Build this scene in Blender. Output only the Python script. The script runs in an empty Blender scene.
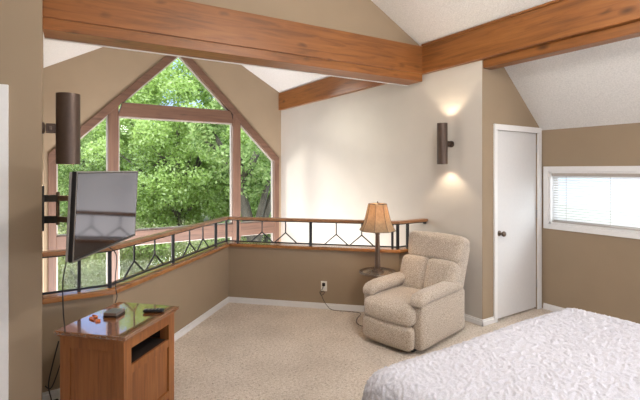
import bpy, bmesh, math, random
import numpy as np
from mathutils import Vector, Matrix
random.seed(7)
RNG = np.random.default_rng(11)
PI = math.pi
S = bpy.context.scene
COL = S.collection

def lin(r, g, b):
    f = lambda c: (c/255/12.92) if c/255 <= 0.04045 else ((c/255+0.055)/1.055)**2.4
    return (f(r), f(g), f(b), 1.0)

# ------------------------------------------------------------------ materials
def newmat(name):
    m = bpy.data.materials.new(name); m.use_nodes = True
    nt = m.node_tree
    return m, nt, nt.nodes['Principled BSDF']

def N(nt, t, **kw):
    n = nt.nodes.new(t)
    for k, v in kw.items():
        if k in n.inputs: n.inputs[k].default_value = v
        else: setattr(n, k, v)
    return n

def coords(nt, scale=(1, 1, 1), kind='Object'):
    tc = N(nt, 'ShaderNodeTexCoord'); mp = N(nt, 'ShaderNodeMapping')
    mp.inputs['Scale'].default_value = scale
    nt.links.new(tc.outputs[kind], mp.inputs['Vector'])
    return mp.outputs['Vector']

def ramp(nt, fac, stops):
    r = N(nt, 'ShaderNodeValToRGB')
    el = r.color_ramp.elements
    el[0].position, el[0].color = stops[0]
    el[1].position, el[1].color = stops[-1]
    for p, c in stops[1:-1]:
        e = el.new(p); e.color = c
    nt.links.new(fac, r.inputs['Fac'])
    return r.outputs['Color']

def bump(nt, bsdf, h, strength, dist):
    b = N(nt, 'ShaderNodeBump', Strength=strength, Distance=dist)
    nt.links.new(h, b.inputs['Height']); nt.links.new(b.outputs['Normal'], bsdf.inputs['Normal'])

def plain(name, c, rough=0.5, metal=0.0, spec=0.5, coat=0.0, vary=0.0, vscale=30, bmp=0.0, bscale=200):
    m, nt, b = newmat(name)
    b.inputs['Base Color'].default_value = c
    b.inputs['Roughness'].default_value = rough
    b.inputs['Metallic'].default_value = metal
    b.inputs['Specular IOR Level'].default_value = spec
    b.inputs['Coat Weight'].default_value = coat
    v = coords(nt)
    n = N(nt, 'ShaderNodeTexNoise', Scale=vscale, Detail=4.0)
    nt.links.new(v, n.inputs['Vector'])
    a = 1-vary
    col = ramp(nt, n.outputs['Fac'], [(0.3, (c[0]*a, c[1]*a, c[2]*a, 1)), (0.7, (min(1, c[0]*(1+vary*.5)), min(1, c[1]*(1+vary*.5)), min(1, c[2]*(1+vary*.5)), 1))])
    nt.links.new(col, b.inputs['Base Color'])
    if bmp:
        n2 = N(nt, 'ShaderNodeTexNoise', Scale=bscale, Detail=3.0)
        nt.links.new(v, n2.inputs['Vector'])
        bump(nt, b, n2.outputs['Fac'], bmp, 0.004)
    return m

def wood(name, dark, mid, light, axis=0, rough=0.45, knots=True, coat=0.0, gscale=1.0, kd=1.0):
    m, nt, b = newmat(name)
    sc = [14*gscale]*3; sc[axis] = 0.9*gscale
    v = coords(nt, tuple(sc))
    n = N(nt, 'ShaderNodeTexNoise', Scale=1.6, Detail=8.0, Roughness=0.62, Distortion=0.6)
    nt.links.new(v, n.inputs['Vector'])
    col = ramp(nt, n.outputs['Fac'], [(0.25, dark), (0.5, mid), (0.78, light)])
    # slow colour drift along the board
    v2 = coords(nt, tuple(1.2 if i == axis else 3.0 for i in range(3)))
    n2 = N(nt, 'ShaderNodeTexNoise', Scale=1.0, Detail=2.0)
    nt.links.new(v2, n2.inputs['Vector'])
    mx = N(nt, 'ShaderNodeMix', data_type='RGBA', blend_type='MULTIPLY')
    mx.inputs[0].default_value = 0.55
    tone = ramp(nt, n2.outputs['Fac'], [(0.3, (0.62, 0.58, 0.55, 1)), (0.7, (1.0, 1.0, 1.0, 1))])
    nt.links.new(col, mx.inputs[6]); nt.links.new(tone, mx.inputs[7])
    out = mx.outputs[2]
    if knots:
        ks = [5.5]*3; ks[axis] = 2.6
        v3 = coords(nt, tuple(ks))
        vo = N(nt, 'ShaderNodeTexVoronoi', Scale=1.0); nt.links.new(v3, vo.inputs['Vector'])
        kn = ramp(nt, vo.outputs['Distance'], [(0.05, (1, 1, 1, 1)), (0.2, (0, 0, 0, 1))])
        nz = N(nt, 'ShaderNodeTexNoise', Scale=1.4); nt.links.new(v3, nz.inputs['Vector'])
        gate = ramp(nt, nz.outputs['Fac'], [(0.42, (0, 0, 0, 1)), (0.52, (1, 1, 1, 1))])
        mul = N(nt, 'ShaderNodeMath', operation='MULTIPLY'); mul.use_clamp = True
        nt.links.new(kn, mul.inputs[0]); nt.links.new(gate, mul.inputs[1])
        mul2 = N(nt, 'ShaderNodeMath', operation='MULTIPLY'); mul2.inputs[1].default_value = 0.8*kd
        nt.links.new(mul.outputs[0], mul2.inputs[0])
        mk = N(nt, 'ShaderNodeMix', data_type='RGBA')
        nt.links.new(mul2.outputs[0], mk.inputs[0]); nt.links.new(out, mk.inputs[6])
        mk.inputs[7].default_value = (dark[0]*.3, dark[1]*.25, dark[2]*.25, 1)
        out = mk.outputs[2]
    nt.links.new(out, b.inputs['Base Color'])
    b.inputs['Roughness'].default_value = rough
    b.inputs['Coat Weight'].default_value = coat
    b.inputs['Coat Roughness'].default_value = 0.04
    b.inputs['Coat IOR'].default_value = 2.4 if coat > .9 else 1.5
    bump(nt, b, n.outputs['Fac'], 0.12, 0.004)
    return m

def popcorn(name, c):
    m, nt, b = newmat(name)
    v = coords(nt)
    n = N(nt, 'ShaderNodeTexNoise', Scale=70.0, Detail=4.0, Roughness=0.7); nt.links.new(v, n.inputs['Vector'])
    col = ramp(nt, n.outputs['Fac'], [(0.3, tuple(x*.82 for x in c[:3])+(1,)), (0.62, c)])
    nt.links.new(col, b.inputs['Base Color']); b.inputs['Roughness'].default_value = 0.95
    bump(nt, b, n.outputs['Fac'], 0.9, 0.012)
    return m

def carpet(name):
    m, nt, b = newmat(name)
    v = coords(nt)
    n = N(nt, 'ShaderNodeTexNoise', Scale=95.0, Detail=3.0, Roughness=0.75); nt.links.new(v, n.inputs['Vector'])
    n3 = N(nt, 'ShaderNodeTexNoise', Scale=45.0, Detail=2.0); nt.links.new(v, n3.inputs['Vector'])
    n2 = N(nt, 'ShaderNodeTexNoise', Scale=2.2, Detail=3.0); nt.links.new(v, n2.inputs['Vector'])
    add = N(nt, 'ShaderNodeMath', operation='ADD'); nt.links.new(n.outputs['Fac'], add.inputs[0])
    sc = N(nt, 'ShaderNodeMath', operation='MULTIPLY_ADD'); nt.links.new(n3.outputs['Fac'], sc.inputs[0]); sc.inputs[1].default_value = .5; sc.inputs[2].default_value = -.25
    nt.links.new(sc.outputs[0], add.inputs[1])
    col = ramp(nt, add.outputs[0], [(0.27, lin(130, 114, 98)), (0.38, lin(208, 193, 175)), (0.56, lin(232, 220, 206)), (0.72, lin(245, 238, 229))])
    tone = ramp(nt, n2.outputs['Fac'], [(0.35, (0.86, 0.85, 0.84, 1)), (0.65, (1, 1, 1, 1))])
    mx = N(nt, 'ShaderNodeMix', data_type='RGBA', blend_type='MULTIPLY'); mx.inputs[0].default_value = 1
    nt.links.new(col, mx.inputs[6]); nt.links.new(tone, mx.inputs[7]); nt.links.new(mx.outputs[2], b.inputs['Base Color'])
    b.inputs['Roughness'].default_value = 1.0; b.inputs['Specular IOR Level'].default_value = 0.1
    bump(nt, b, add.outputs[0], 0.8, 0.015)
    return m

def fabric(name, dark, light, scale=60, sheen=0.3):
    m, nt, b = newmat(name)
    v = coords(nt)
    n = N(nt, 'ShaderNodeTexNoise', Scale=scale, Detail=4.0, Roughness=0.7); nt.links.new(v, n.inputs['Vector'])
    col = ramp(nt, n.outputs['Fac'], [(0.36, dark), (0.6, light)])
    nt.links.new(col, b.inputs['Base Color']); b.inputs['Roughness'].default_value = 0.95
    b.inputs['Specular IOR Level'].default_value = 0.15
    b.inputs['Sheen Weight'].default_value = sheen
    bump(nt, b, n.outputs['Fac'], 0.35, 0.006)
    return m

def leafmat(name, cols, trans=0.45):
    m = bpy.data.materials.new(name); m.use_nodes = True; nt = m.node_tree
    nt.nodes.clear()
    out = N(nt, 'ShaderNodeOutputMaterial'); g = N(nt, 'ShaderNodeNewGeometry')
    stops = [(i/(len(cols)-1), c) for i, c in enumerate(cols)]
    col = ramp(nt, g.outputs['Random Per Island'], stops)
    d = N(nt, 'ShaderNodeBsdfDiffuse'); t = N(nt, 'ShaderNodeBsdfTranslucent'); mx = N(nt, 'ShaderNodeMixShader')
    mx.inputs[0].default_value = trans
    nt.links.new(col, d.inputs['Color']); nt.links.new(col, t.inputs['Color'])
    nt.links.new(d.outputs[0], mx.inputs[1]); nt.links.new(t.outputs[0], mx.inputs[2]); nt.links.new(mx.outputs[0], out.inputs['Surface'])
    return m

def glassmat(name):
    m = bpy.data.materials.new(name); m.use_nodes = True; nt = m.node_tree; nt.nodes.clear()
    out = N(nt, 'ShaderNodeOutputMaterial'); tr = N(nt, 'ShaderNodeBsdfTransparent'); gl = N(nt, 'ShaderNodeBsdfGlossy')
    tr.inputs['Color'].default_value = (0.95, 0.97, 0.96, 1); gl.inputs['Roughness'].default_value = 0.02
    fr = N(nt, 'ShaderNodeFresnel'); fr.inputs['IOR'].default_value = 1.12
    mx = N(nt, 'ShaderNodeMixShader')
    nt.links.new(fr.outputs[0], mx.inputs[0]); nt.links.new(tr.outputs[0], mx.inputs[1]); nt.links.new(gl.outputs[0], mx.inputs[2])
    nt.links.new(mx.outputs[0], out.inputs['Surface'])
    return m

def translucent(name, c, w=0.5, vr=.28):
    m = bpy.data.materials.new(name); m.use_nodes = True; nt = m.node_tree; nt.nodes.clear()
    out = N(nt, 'ShaderNodeOutputMaterial')
    v = coords(nt)
    n = N(nt, 'ShaderNodeTexNoise', Scale=40.0, Detail=5.0, Roughness=.7); nt.links.new(v, n.inputs['Vector'])
    col = ramp(nt, n.outputs['Fac'], [(0.3, tuple(x*(1-vr) for x in c[:3])+(1,)), (0.7, c)])
    d = N(nt, 'ShaderNodeBsdfDiffuse'); t = N(nt, 'ShaderNodeBsdfTranslucent'); mx = N(nt, 'ShaderNodeMixShader')
    mx.inputs[0].default_value = w
    nt.links.new(col, d.inputs['Color']); nt.links.new(col, t.inputs['Color'])
    nt.links.new(d.outputs[0], mx.inputs[1]); nt.links.new(t.outputs[0], mx.inputs[2]); nt.links.new(mx.outputs[0], out.inputs['Surface'])
    return m

def emit(name, c, s):
    m = bpy.data.materials.new(name); m.use_nodes = True; nt = m.node_tree; nt.nodes.clear()
    out = N(nt, 'ShaderNodeOutputMaterial'); e = N(nt, 'ShaderNodeEmission'); e.inputs[0].default_value = c; e.inputs[1].default_value = s
    nt.links.new(e.outputs[0], out.inputs['Surface']); return m

M = {}
M['paint'] = plain('beige_paint', lin(154, 135, 112), 0.85, spec=0.2, vary=0.04, vscale=3, bmp=0.08, bscale=120)
M['paint_lit'] = plain('beige_paint_lit', lin(196, 188, 178), 0.85, spec=0.2, vary=0.03, vscale=3, bmp=0.08, bscale=120)  # same beige paint, lightened to stand in for the daylight on it
M['ceil'] = popcorn('popcorn_ceiling', lin(232, 229, 225))
M['carpet'] = carpet('speckled_carpet')
M['white'] = plain('white_trim_paint', lin(228, 226, 224), 0.4, vary=0.02)
M['doorwhite'] = plain('white_door_paint', lin(214, 212, 210), 0.6, vary=0.02)
M['vinyl'] = plain('white_vinyl', lin(176, 166, 156), 0.35, vary=0.02)
BD, BM, BL = lin(94, 56, 28), lin(140, 87, 42), lin(160, 104, 54)
M['beamU'] = wood('beam_wood_across', BD, BM, BL, 0, 0.42)
M['beamV'] = wood('beam_wood_along', BD, BM, BL, 1, 0.36)
FD, FM, FL = lin(80, 56, 43), lin(110, 79, 62), lin(126, 93, 74)
M['frameU'] = wood('window_wood_across', FD, FM, FL, 0, 0.5, kd=.5)
M['frameZ'] = wood('window_wood_upright', FD, FM, FL, 2, 0.5, knots=False)
M['cap'] = wood('ledge_wood', lin(132, 84, 46), lin(168, 114, 66), lin(186, 132, 82), 0, 0.25, knots=False, coat=0.4)
M['railwood'] = wood('handrail_wood', lin(122, 84, 56), lin(160, 114, 78), lin(176, 132, 94), 0, 0.35, knots=False)
M['cab'] = wood('cabinet_oak', lin(110, 64, 32), lin(146, 90, 46), lin(162, 106, 58), 2, 0.42, knots=False, gscale=1.5)
M['cabtop'] = wood('cabinet_top_oak', lin(96, 54, 28), lin(136, 84, 46), lin(152, 98, 58), 0, 0.16, knots=False, coat=1.0, gscale=1.5)
M['cabin'] = plain('cabinet_dark_inside', lin(38, 26, 18), 0.7, vary=0.1)
M['iron'] = plain('black_iron', lin(30, 29, 31), 0.5, metal=0.0, vary=0.1)
M['black'] = plain('black_plastic', lin(28, 28, 30), 0.4, vary=0.05)
M['grey'] = plain('grey_plastic', lin(150, 146, 140), 0.35, vary=0.05)
M['silver'] = plain('silver_metal', lin(150, 148, 146), 0.3, metal=0.8, vary=0.05)
M['bronze'] = plain('bronze_metal', lin(86, 70, 60), 0.42, metal=0.55, vary=0.08)
M['pewter'] = plain('brown_pewter', lin(112, 96, 84), 0.36, metal=0.6, vary=0.08)
M['chair'] = fabric('recliner_chenille', lin(132, 116, 102), lin(206, 192, 174), 150)
M['spread'] = fabric('bedspread_cotton', lin(186, 184, 189), lin(204, 202, 208), 140, 0.1)
M['mattress'] = fabric('mattress_ticking', lin(206, 204, 206), lin(222, 220, 222), 140, 0.1)
M['outlet'] = plain('outlet_plastic', lin(232, 226, 212), 0.35, vary=0.02)
M['shade'] = translucent('lampshade_mica', lin(204, 176, 142), 0.36)
M['blind'] = translucent('blind_vinyl', lin(240, 240, 240), 0.38, .03)
M['glass'] = glassmat('window_glass')
M['cord'] = plain('black_cord', lin(36, 30, 28), 0.5)
M['orange'] = plain('orange_plastic', lin(196, 104, 56), 0.4)
m, nt, b = newmat('tv_screen'); b.inputs['Base Color'].default_value = lin(16, 16, 18); b.inputs['Roughness'].default_value = 0.07
b.inputs['IOR'].default_value = 2.7; b.inputs['Specular Tint'].default_value = (.74, .79, 1, 1)
M['screen'] = m
m, nt, b = newmat('tray_glass'); b.inputs['Base Color'].default_value = lin(196, 186, 172); b.inputs['Roughness'].default_value = 0.08
b.inputs['Transmission Weight'].default_value = 0.7
m.node_tree.nodes['Principled BSDF'].inputs['Alpha'].default_value = .45
M['trayglass'] = m
M['bark'] = wood('grey_bark', lin(58, 50, 40), lin(96, 86, 70), lin(124, 114, 96), 2, 0.9, knots=False)
M['leafA'] = leafmat('leaf_bright', [lin(140, 160, 84), lin(172, 194, 108), lin(192, 210, 130), lin(216, 228, 166)])
M['leafB'] = leafmat('leaf_deep', [lin(112, 134, 78), lin(146, 168, 98), lin(170, 188, 118), lin(194, 206, 144)])
M['leafC'] = leafmat('leaf_olive', [lin(136, 138, 94), lin(160, 168, 106), lin(182, 186, 132), lin(212, 206, 164)])
M['earth'] = plain('hillside_earth', lin(118, 122, 78), 0.95, vary=0.4, vscale=1.5)
M['lowfloor'] = plain('lower_floor_wood', lin(150, 110, 76), 0.4, vary=0.15)
M['roof'] = plain('roof_deck', lin(110, 104, 98), 0.9, vary=0.1)

# ------------------------------------------------------------------ mesh helpers
class MB:
    def __init__(s): s.v = []; s.f = []
    def add(s, vs, fs):
        o = len(s.v); s.v += [tuple(x) for x in vs]; s.f += [tuple(i+o for i in f) for f in fs]; return s
    def box(s, a, b):
        x0, y0, z0 = (min(a[i], b[i]) for i in range(3)); x1, y1, z1 = (max(a[i], b[i]) for i in range(3))
        return s.add([(x0,y0,z0),(x1,y0,z0),(x1,y1,z0),(x0,y1,z0),(x0,y0,z1),(x1,y0,z1),(x1,y1,z1),(x0,y1,z1)],
                     [(3,2,1,0),(4,5,6,7),(0,1,5,4),(1,2,6,5),(2,3,7,6),(3,0,4,7)])
    def prism(s, pts, n):           # polygon (3D points) swept by vector n
        k = len(pts); n = Vector(n)
        vs = [Vector(p) for p in pts] + [Vector(p)+n for p in pts]
        fs = [tuple(range(k))[::-1], tuple(range(k, 2*k))] + [(i, (i+1) % k, k+(i+1) % k, k+i) for i in range(k)]
        return s.add(vs, fs)
    def bar(s, a, b, w, h, up=(0, 0, 1)):   # rectangular bar from a to b
        a, b = Vector(a), Vector(b); d = (b-a).normalized(); x = d.cross(Vector(up))
        if x.length < 1e-4: x = d.cross(Vector((0, 1, 0)))
        x.normalize(); y = x.cross(d)
        p = [a-x*w/2-y*h/2, a+x*w/2-y*h/2, a+x*w/2+y*h/2, a-x*w/2+y*h/2]
        return s.prism(p, b-a)
    def tube(s, path, r, n=10):
        P = [Vector(p) for p in path]
        if not hasattr(r, '__len__'): r = [r]*len(P)
        rings = []; up = None
        for i, p in enumerate(P):
            d = (P[min(i+1, len(P)-1)]-P[max(i-1, 0)]).normalized()
            if up is None: up = d.orthogonal().normalized()
            up = (up-d*up.dot(d)).normalized(); x = d.cross(up)
            rings.append([p+(up*math.cos(2*PI*k/n)+x*math.sin(2*PI*k/n))*r[i] for k in range(n)])
        vs = [q for g in rings for q in g]
        fs = [(i*n+k, i*n+(k+1) % n, (i+1)*n+(k+1) % n, (i+1)*n+k) for i in range(len(P)-1) for k in range(n)]
        fs += [tuple(range(n))[::-1], tuple((len(P)-1)*n+k for k in range(n))]
        return s.add(vs, fs)
    def lathe(s, prof, c=(0, 0, 0), n=32, caps=True, rot=0.0):
        c = Vector(c)
        vs = [c+Vector((r*math.cos(2*PI*k/n+rot), r*math.sin(2*PI*k/n+rot), z)) for r, z in prof for k in range(n)]
        fs = [(i*n+k, i*n+(k+1) % n, (i+1)*n+(k+1) % n, (i+1)*n+k) for i in range(len(prof)-1) for k in range(n)]
        if caps: fs += [tuple(range(n))[::-1], tuple((len(prof)-1)*n+k for k in range(n))]
        return s.add(vs, fs)
    def pillow(s, c, size, r=0.05, puff=0.0, n=14, rot=None, fn=None):
        """rounded, puffed box centred at c"""
        hx, hy, hz = (x/2 for x in size); r = min(r, hx, hy, hz)
        idx = {}; vs = []; fs = []
        def vert(i, j, k):
            if (i, j, k) in idx: return idx[(i, j, k)]
            a, b, g = (2*t/n-1 for t in (i, j, k))
            p = Vector((a*hx, b*hy, g*hz))
            core = Vector((max(-hx+r, min(hx-r, p.x)), max(-hy+r, min(hy-r, p.y)), max(-hz+r, min(hz-r, p.z))))
            d = p-core
            q = core + (d.normalized()*r if d.length > 1e-9 else d)
            if puff:
                ca, cb, cg = (math.cos(t*PI/2) for t in (a, b, g))
                q += Vector((puff*a*cb*cg if abs(a) > .99 else 0, puff*b*ca*cg if abs(b) > .99 else 0, puff*g*ca*cb if abs(g) > .99 else 0))
            if fn: q = fn(q, a, b, g)
            if rot is not None: q = rot @ q
            vs.append(q+Vector(c)); idx[(i, j, k)] = len(vs)-1
            return idx[(i, j, k)]
        for ax in range(3):
            for side in (0, n):
                for a in range(n):
                    for b in range(n):
                        def P(u, w):
                            t = [0, 0, 0]; t[ax] = side; t[(ax+1) % 3] = u; t[(ax+2) % 3] = w; return vert(*t)
                        f = (P(a, b), P(a+1, b), P(a+1, b+1), P(a, b+1))
                        fs.append(f if side else f[::-1])
        return s.add(vs, fs)
    def xform(s, mat): s.v = [tuple(mat @ Vector(p)) for p in s.v]; return s
    def build(s, name, mat, parent=None, smooth=False, bevel=0.0, loc=None, seg=2):
        me = bpy.data.meshes.new(name); me.from_pydata(s.v, [], s.f); me.validate()
        bm = bmesh.new(); bm.from_mesh(me); bmesh.ops.recalc_face_normals(bm, faces=bm.faces)
        if bevel:
            es = [e for e in bm.edges if len(e.link_faces) == 2 and e.calc_face_angle(0) > 0.6]
            bmesh.ops.bevel(bm, geom=es, offset=bevel, segments=seg, affect='EDGES', profile=0.6, clamp_overlap=True)
        bm.to_mesh(me); bm.free()
        if smooth:
            me.polygons.foreach_set('use_smooth', [True]*len(me.polygons))
            try: me.set_sharp_from_angle(angle=math.radians(50))
            except Exception: pass
        me.materials.append(mat)
        o = bpy.data.objects.new(name, me); COL.objects.link(o)
        if parent: o.parent = parent
        if loc is not None: o.location = loc
        return o

def thing(name, label, cat, loc=(0, 0, 0), rz=0.0, group=None):
    o = bpy.data.objects.new(name, None); COL.objects.link(o); o.empty_display_size = 0.1
    o.location = loc; o.rotation_euler = (0, 0, rz); o['label'] = label; o['category'] = cat
    if group: o['group'] = group
    return o
def tag(o, label, cat, group=None, kind=None):
    o['label'] = label; o['category'] = cat
    if group: o['group'] = group
    if kind: o['kind'] = kind
    return o
def struct(o, label, cat):
    o['kind'] = 'structure'; o['label'] = label; o['category'] = cat; return o

# ------------------------------------------------------------------ camera (x = across the house, y = towards the gable window)
YAW = math.radians(32.8)
cam = bpy.data.cameras.new('camera'); co = bpy.data.objects.new('camera', cam); COL.objects.link(co)
co.location = (0, 0, 1.6); co.rotation_euler = (PI/2, 0, -YAW)
cam.sensor_width = 36; cam.lens = 427/640*36; cam.shift_y = -30/640; cam.clip_start = 0.02
S.camera = co

# ------------------------------------------------------------------ setting
UW, VW = 3.774, 7.226          # tall right wall, gable window wall
UL = -0.015                    # tall left wall
UR, VD = 4.85, 2.779           # far right wall, door wall
RID = 1.88; ZB = 2.73; ZT = 3.05; SL = 0.55
K = Vector((0.428, 3.512)); P1 = Vector((1.870, 4.954)); R = Vector((3.312, 3.512))
zr = ZT + (UW-RID)*SL
roofz = lambda u: zr - abs(u-RID)*SL

f = MB(); f.prism([(-2.1, -1.7, 0), (UR+.1, -1.7, 0), (UR+.1, VD+.1, 0), (UW+.02, VD+.1, 0), (UW+.02, K.y+.12, 0), (R.x+.05, K.y+.12, 0), (P1.x, P1.y+.12*1.414+.0, 0), (K.x-.05, K.y+.12, 0), (UL-.1, K.y+.12, 0), (-2.1, K.y-.2, 0)], (0, 0, -.3))
struct(f.build('floor', M['carpet']), 'speckled beige carpet floor of the loft', 'floor')
struct(MB().box((-.2, 2.7, -2.7), (UW+.1, VW+.1, -2.6)).build('floor_lower', M['lowfloor']), 'floor of the room below the balcony', 'floor')

# gable wall with the pentagon opening
WZ0 = -1.0; AP = 3.67; EAVE = AP-(3.72-RID)
w = MB()
w.prism([(RID, VW, AP), (3.72, VW, EAVE), (3.72, VW, WZ0), (UW+.1, VW, WZ0), (UW+.1, VW, roofz(UW+.1)), (RID, VW, zr)], (0, .14, 0))
w.prism([(RID, VW, AP), (0.04, VW, EAVE), (0.04, VW, WZ0), (UL-.1, VW, WZ0), (UL-.1, VW, roofz(UL-.1)), (RID, VW, zr)], (0, .14, 0))
w.box((UL-.1, VW, -2.6), (UW+.1, VW+.14, WZ0))
struct(w.build('wall_gable', M['paint']), 'beige gable wall around the big peaked window', 'wall')
struct(MB().box((UW, VD+.004, -2.6), (UW+.1, VW, ZT)).build('wall_right', M['paint_lit']), 'tall sunlit wall with cylinder sconce right of the gable window', 'wall')
w = MB().box((UL-.12, 3.17, -2.6), (UL, 4.4, ZT-.02)).box((UL-.12, 6.8, -2.6), (UL, VW, ZT-.02)).box((UL-.12, 4.4, 1.6), (UL, 6.8, ZT-.02)).box((UL-.12, 4.4, -2.6), (UL, 6.8, -1.2))  # gap added out of view to let the side fill in
struct(w.build('wall_left', M['paint']), 'left wall of the tall space, seen edge on', 'wall')
w = MB().box((-2, 3.05, 0), (-1.06, 3.17, 3.1)).box((-.255, 3.05, 0), (UL, 3.17, 3.1)).box((-1.06, 3.05, 2.03), (-.255, 3.17, 3.1))
struct(w.build('wall_near_left', M['paint']), 'beige wall end at the left edge beside white casing', 'wall')
# door wall: front skin around the door recess, solid back
w = MB()
cz = lambda u: 3.03-(u-UW)*0.902
w.prism([(UW+.1, VD, 0), (4.0, VD, 0), (4.0, VD, cz(4.0)), (UW+.1, VD, cz(UW+.1))], (0, .09, 0))
w.prism([(UW, VD, 0), (UW+.1, VD, 0), (UW+.1, VD, cz(UW+.1)), (UW, VD, cz(UW))], (0, .004, 0))
w.prism([(4.0, VD, 2.03), (4.765, VD, 2.03), (4.765, VD, cz(4.765)), (4.0, VD, cz(4.0))], (0, .09, 0))
w.prism([(4.765, VD, 0), (UR, VD, 0), (UR, VD, cz(UR)), (4.765, VD, cz(4.765))], (0, .09, 0))
w.box((UW+.1, VD+.09, 0), (UR+.1, VD+.16, 3.0))
struct(w.build('wall_door', M['paint']), 'beige wall around the white door', 'wall')
# far right wall with window hole and an added unseen opening for fill
wv0, wv1, wz0, wz1 = 0.65, 2.69, .985, 1.585
w = MB().box((UR, -1.7, 0), (UR+.1, VD+.09, wz0)).box((UR, -1.7, wz1), (UR+.1, VD+.09, 2.12)).box((UR, .33, wz0), (UR+.1, wv0, wz1)).box((UR, -1.7, wz0), (UR+.1, -1.23, wz1)).box((UR, wv1, wz0), (UR+.1, VD+.09, wz1))
struct(w.build('wall_far_right', M['paint']), 'beige low wall with the blind covered window', 'wall')
# back of the room, with an opening added for fill light
w = MB().box((-2.1, -1.8, 0), (.4, -1.7, 4.2)).box((3.2, -1.8, 0), (UR+.1, -1.7, 4.2)).box((.4, -1.8, 0), (3.2, -1.7, .7)).box((.4, -1.8, 2.3), (3.2, -1.7, 4.2))
struct(w.build('wall_back', M['paint']), 'beige wall behind the viewpoint', 'wall')
struct(MB().box((-2.1, -1.7, 0), (-2, 3.05, 2.2)).build('wall_near_side', M['paint']), 'beige wall left of the viewpoint', 'wall')
# ceilings
def slope(name, u0, z0, u1, z1, v0, v1, label):
    m_ = MB().prism([(u0, v0, z0), (u1, v0, z1), (u1, v0, z1+.14), (u0, v0, z0+.14)], (0, v1-v0, 0))
    return struct(m_.build(name, M['ceil']), label, 'ceiling')
slope('ceiling_right', RID, zr, UW+.12, roofz(UW+.12), -1.8, VW+.14, 'white textured ceiling sloping down to the right beam')
slope('ceiling_left', -2.1, roofz(-2.1), RID, zr, -1.8, VW+.14, 'white textured ceiling sloping down to the left')
slope('ceiling_alcove', UW+.05, cz(UW+.05), UR+.1, cz(UR+.1), -1.8, VD+.09, 'low white textured ceiling over the door and small window')
# wall above the cross beam
pA, pB = Vector((UL, 3.74)), Vector((3.72, 3.56))          # front face line of the cross beam
bd = (pB-pA).normalized(); bn = Vector((-bd.y, bd.x))
def bp(u, off=0.0):
    t = (u-pA.x)/bd.x; q = pA+bd*t+bn*off; return q
w = MB(); off = .05
q0, q1, q2 = bp(UL, off), bp(RID, off), bp(UW-.05, off)
w.prism([(q0.x, q0.y, ZT-.01), (q2.x, q2.y, ZT-.01), (q2.x, q2.y, roofz(q2.x)), (q1.x, q1.y, zr), (q0.x, q0.y, roofz(q0.x))], (bn.x*.2, bn.y*.2, 0))
struct(w.build('wall_over_beam', M['paint']), 'beige triangular wall above the cross beam', 'wall')

# beams -------------------------------------------------------------
t = thing('ceiling_beam', 'long brown knotty beam crossing above the railing, far end dark at left', 'beam', (UL, 3.74, ZB))
def crossbox(o0, o1, z0, z1, u0=UL, u1=3.735):
    m_ = MB(); a, b_ = bp(u0, o0), bp(u1, o0); c_, d_ = bp(u1, o1), bp(u0, o1)
    m_.prism([(p.x-UL, p.y-3.74, z0-ZB) for p in (a, b_, c_, d_)], (0, 0, z1-z0)); return m_
crossbox(0, .30, ZB, ZT).build('upper_timber', M['beamU'], t, bevel=.006)
crossbox(.012, .27, ZB-.088, ZB).build('lower_timber', M['beamU'], t, bevel=.004)
crossbox(.26, .285, ZB-.096, ZB-.09).build('edge_strip', M['white'], t)
t = thing('ceiling_beam', 'orange brown beam running along the top of the sunlit wall to the upper right', 'beam', (3.72, -1.7, ZB))
MB().box((0, 0, 0), (.2, VW+1.7, ZT-ZB)).build('upper_timber', M['beamV'], t, bevel=.006)
MB().box((.058, 0, -.088), (.19, VD+1.7-.004, 0)).build('lower_timber', M['beamV'], t, bevel=.004)
MB().box((-.012, 0, ZT-ZB), (.05, 3.56+1.7, ZT-ZB+.02)).build('edge_strip', M['beamV'], t)

# gable window ---------------------------------------------------------
win = bpy.data.objects.new('window_1', None); COL.objects.link(win); win.location = (RID, VW, 0)
struct(win, 'big peaked gable window with brown wood frame and green trees behind', 'window')
fy0, fy1 = -.035, .12
def W(poly, mat, name, y0=fy0, y1=fy1, bevel=.005):   # polygon in (u - RID, z), swept in depth
    return MB().prism([(p[0], y0, p[1]) for p in poly], (0, y1-y0, 0)).build(name, mat, win, bevel=bevel)
FB = .112; d45 = FB*math.sqrt(2)
hw = 3.72-RID
W([(0, AP), (hw, EAVE), (hw, EAVE-d45), (0, AP-d45)], M['frameU'], 'slanted_frame')
W([(0, AP), (-hw, EAVE), (-hw, EAVE-d45), (0, AP-d45)], M['frameU'], 'slanted_frame')
for s in (-1, 1):
    W([(s*hw, EAVE-.02), (s*hw, WZ0), (s*(hw-.1), WZ0), (s*(hw-.1), EAVE+.1-d45)], M['frameZ'], 'side_frame', y0=fy0+.004)
    W([(s*.925, AP-.925-d45+.07), (s*.925, WZ0), (s*1.07, WZ0), (s*1.07, AP-1.07-d45+.07)], M['frameZ'], 'window_post', y0=fy0+.008)
hz = AP-d45
W([(-(hz-2.64)-.0, 2.64), ((hz-2.64)+.0, 2.64), (.935, 2.43), (-.935, 2.43)], M['frameU'], 'upper_crossbeam', y0=fy0-.01)
for a, b_ in ((-hw+.1, -1.07), (-.925, .925), (1.07, hw-.1)):
    W([(a, .42), (b_, .42), (b_, .64), (a, .64)], M['frameU'], 'lower_crossbeam', y0=fy0+.01)
W([(-hw, WZ0), (hw, WZ0), (hw, WZ0-.12), (-hw, WZ0-.12)], M['frameU'], 'window_sill', y0=fy0-.03)
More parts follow.
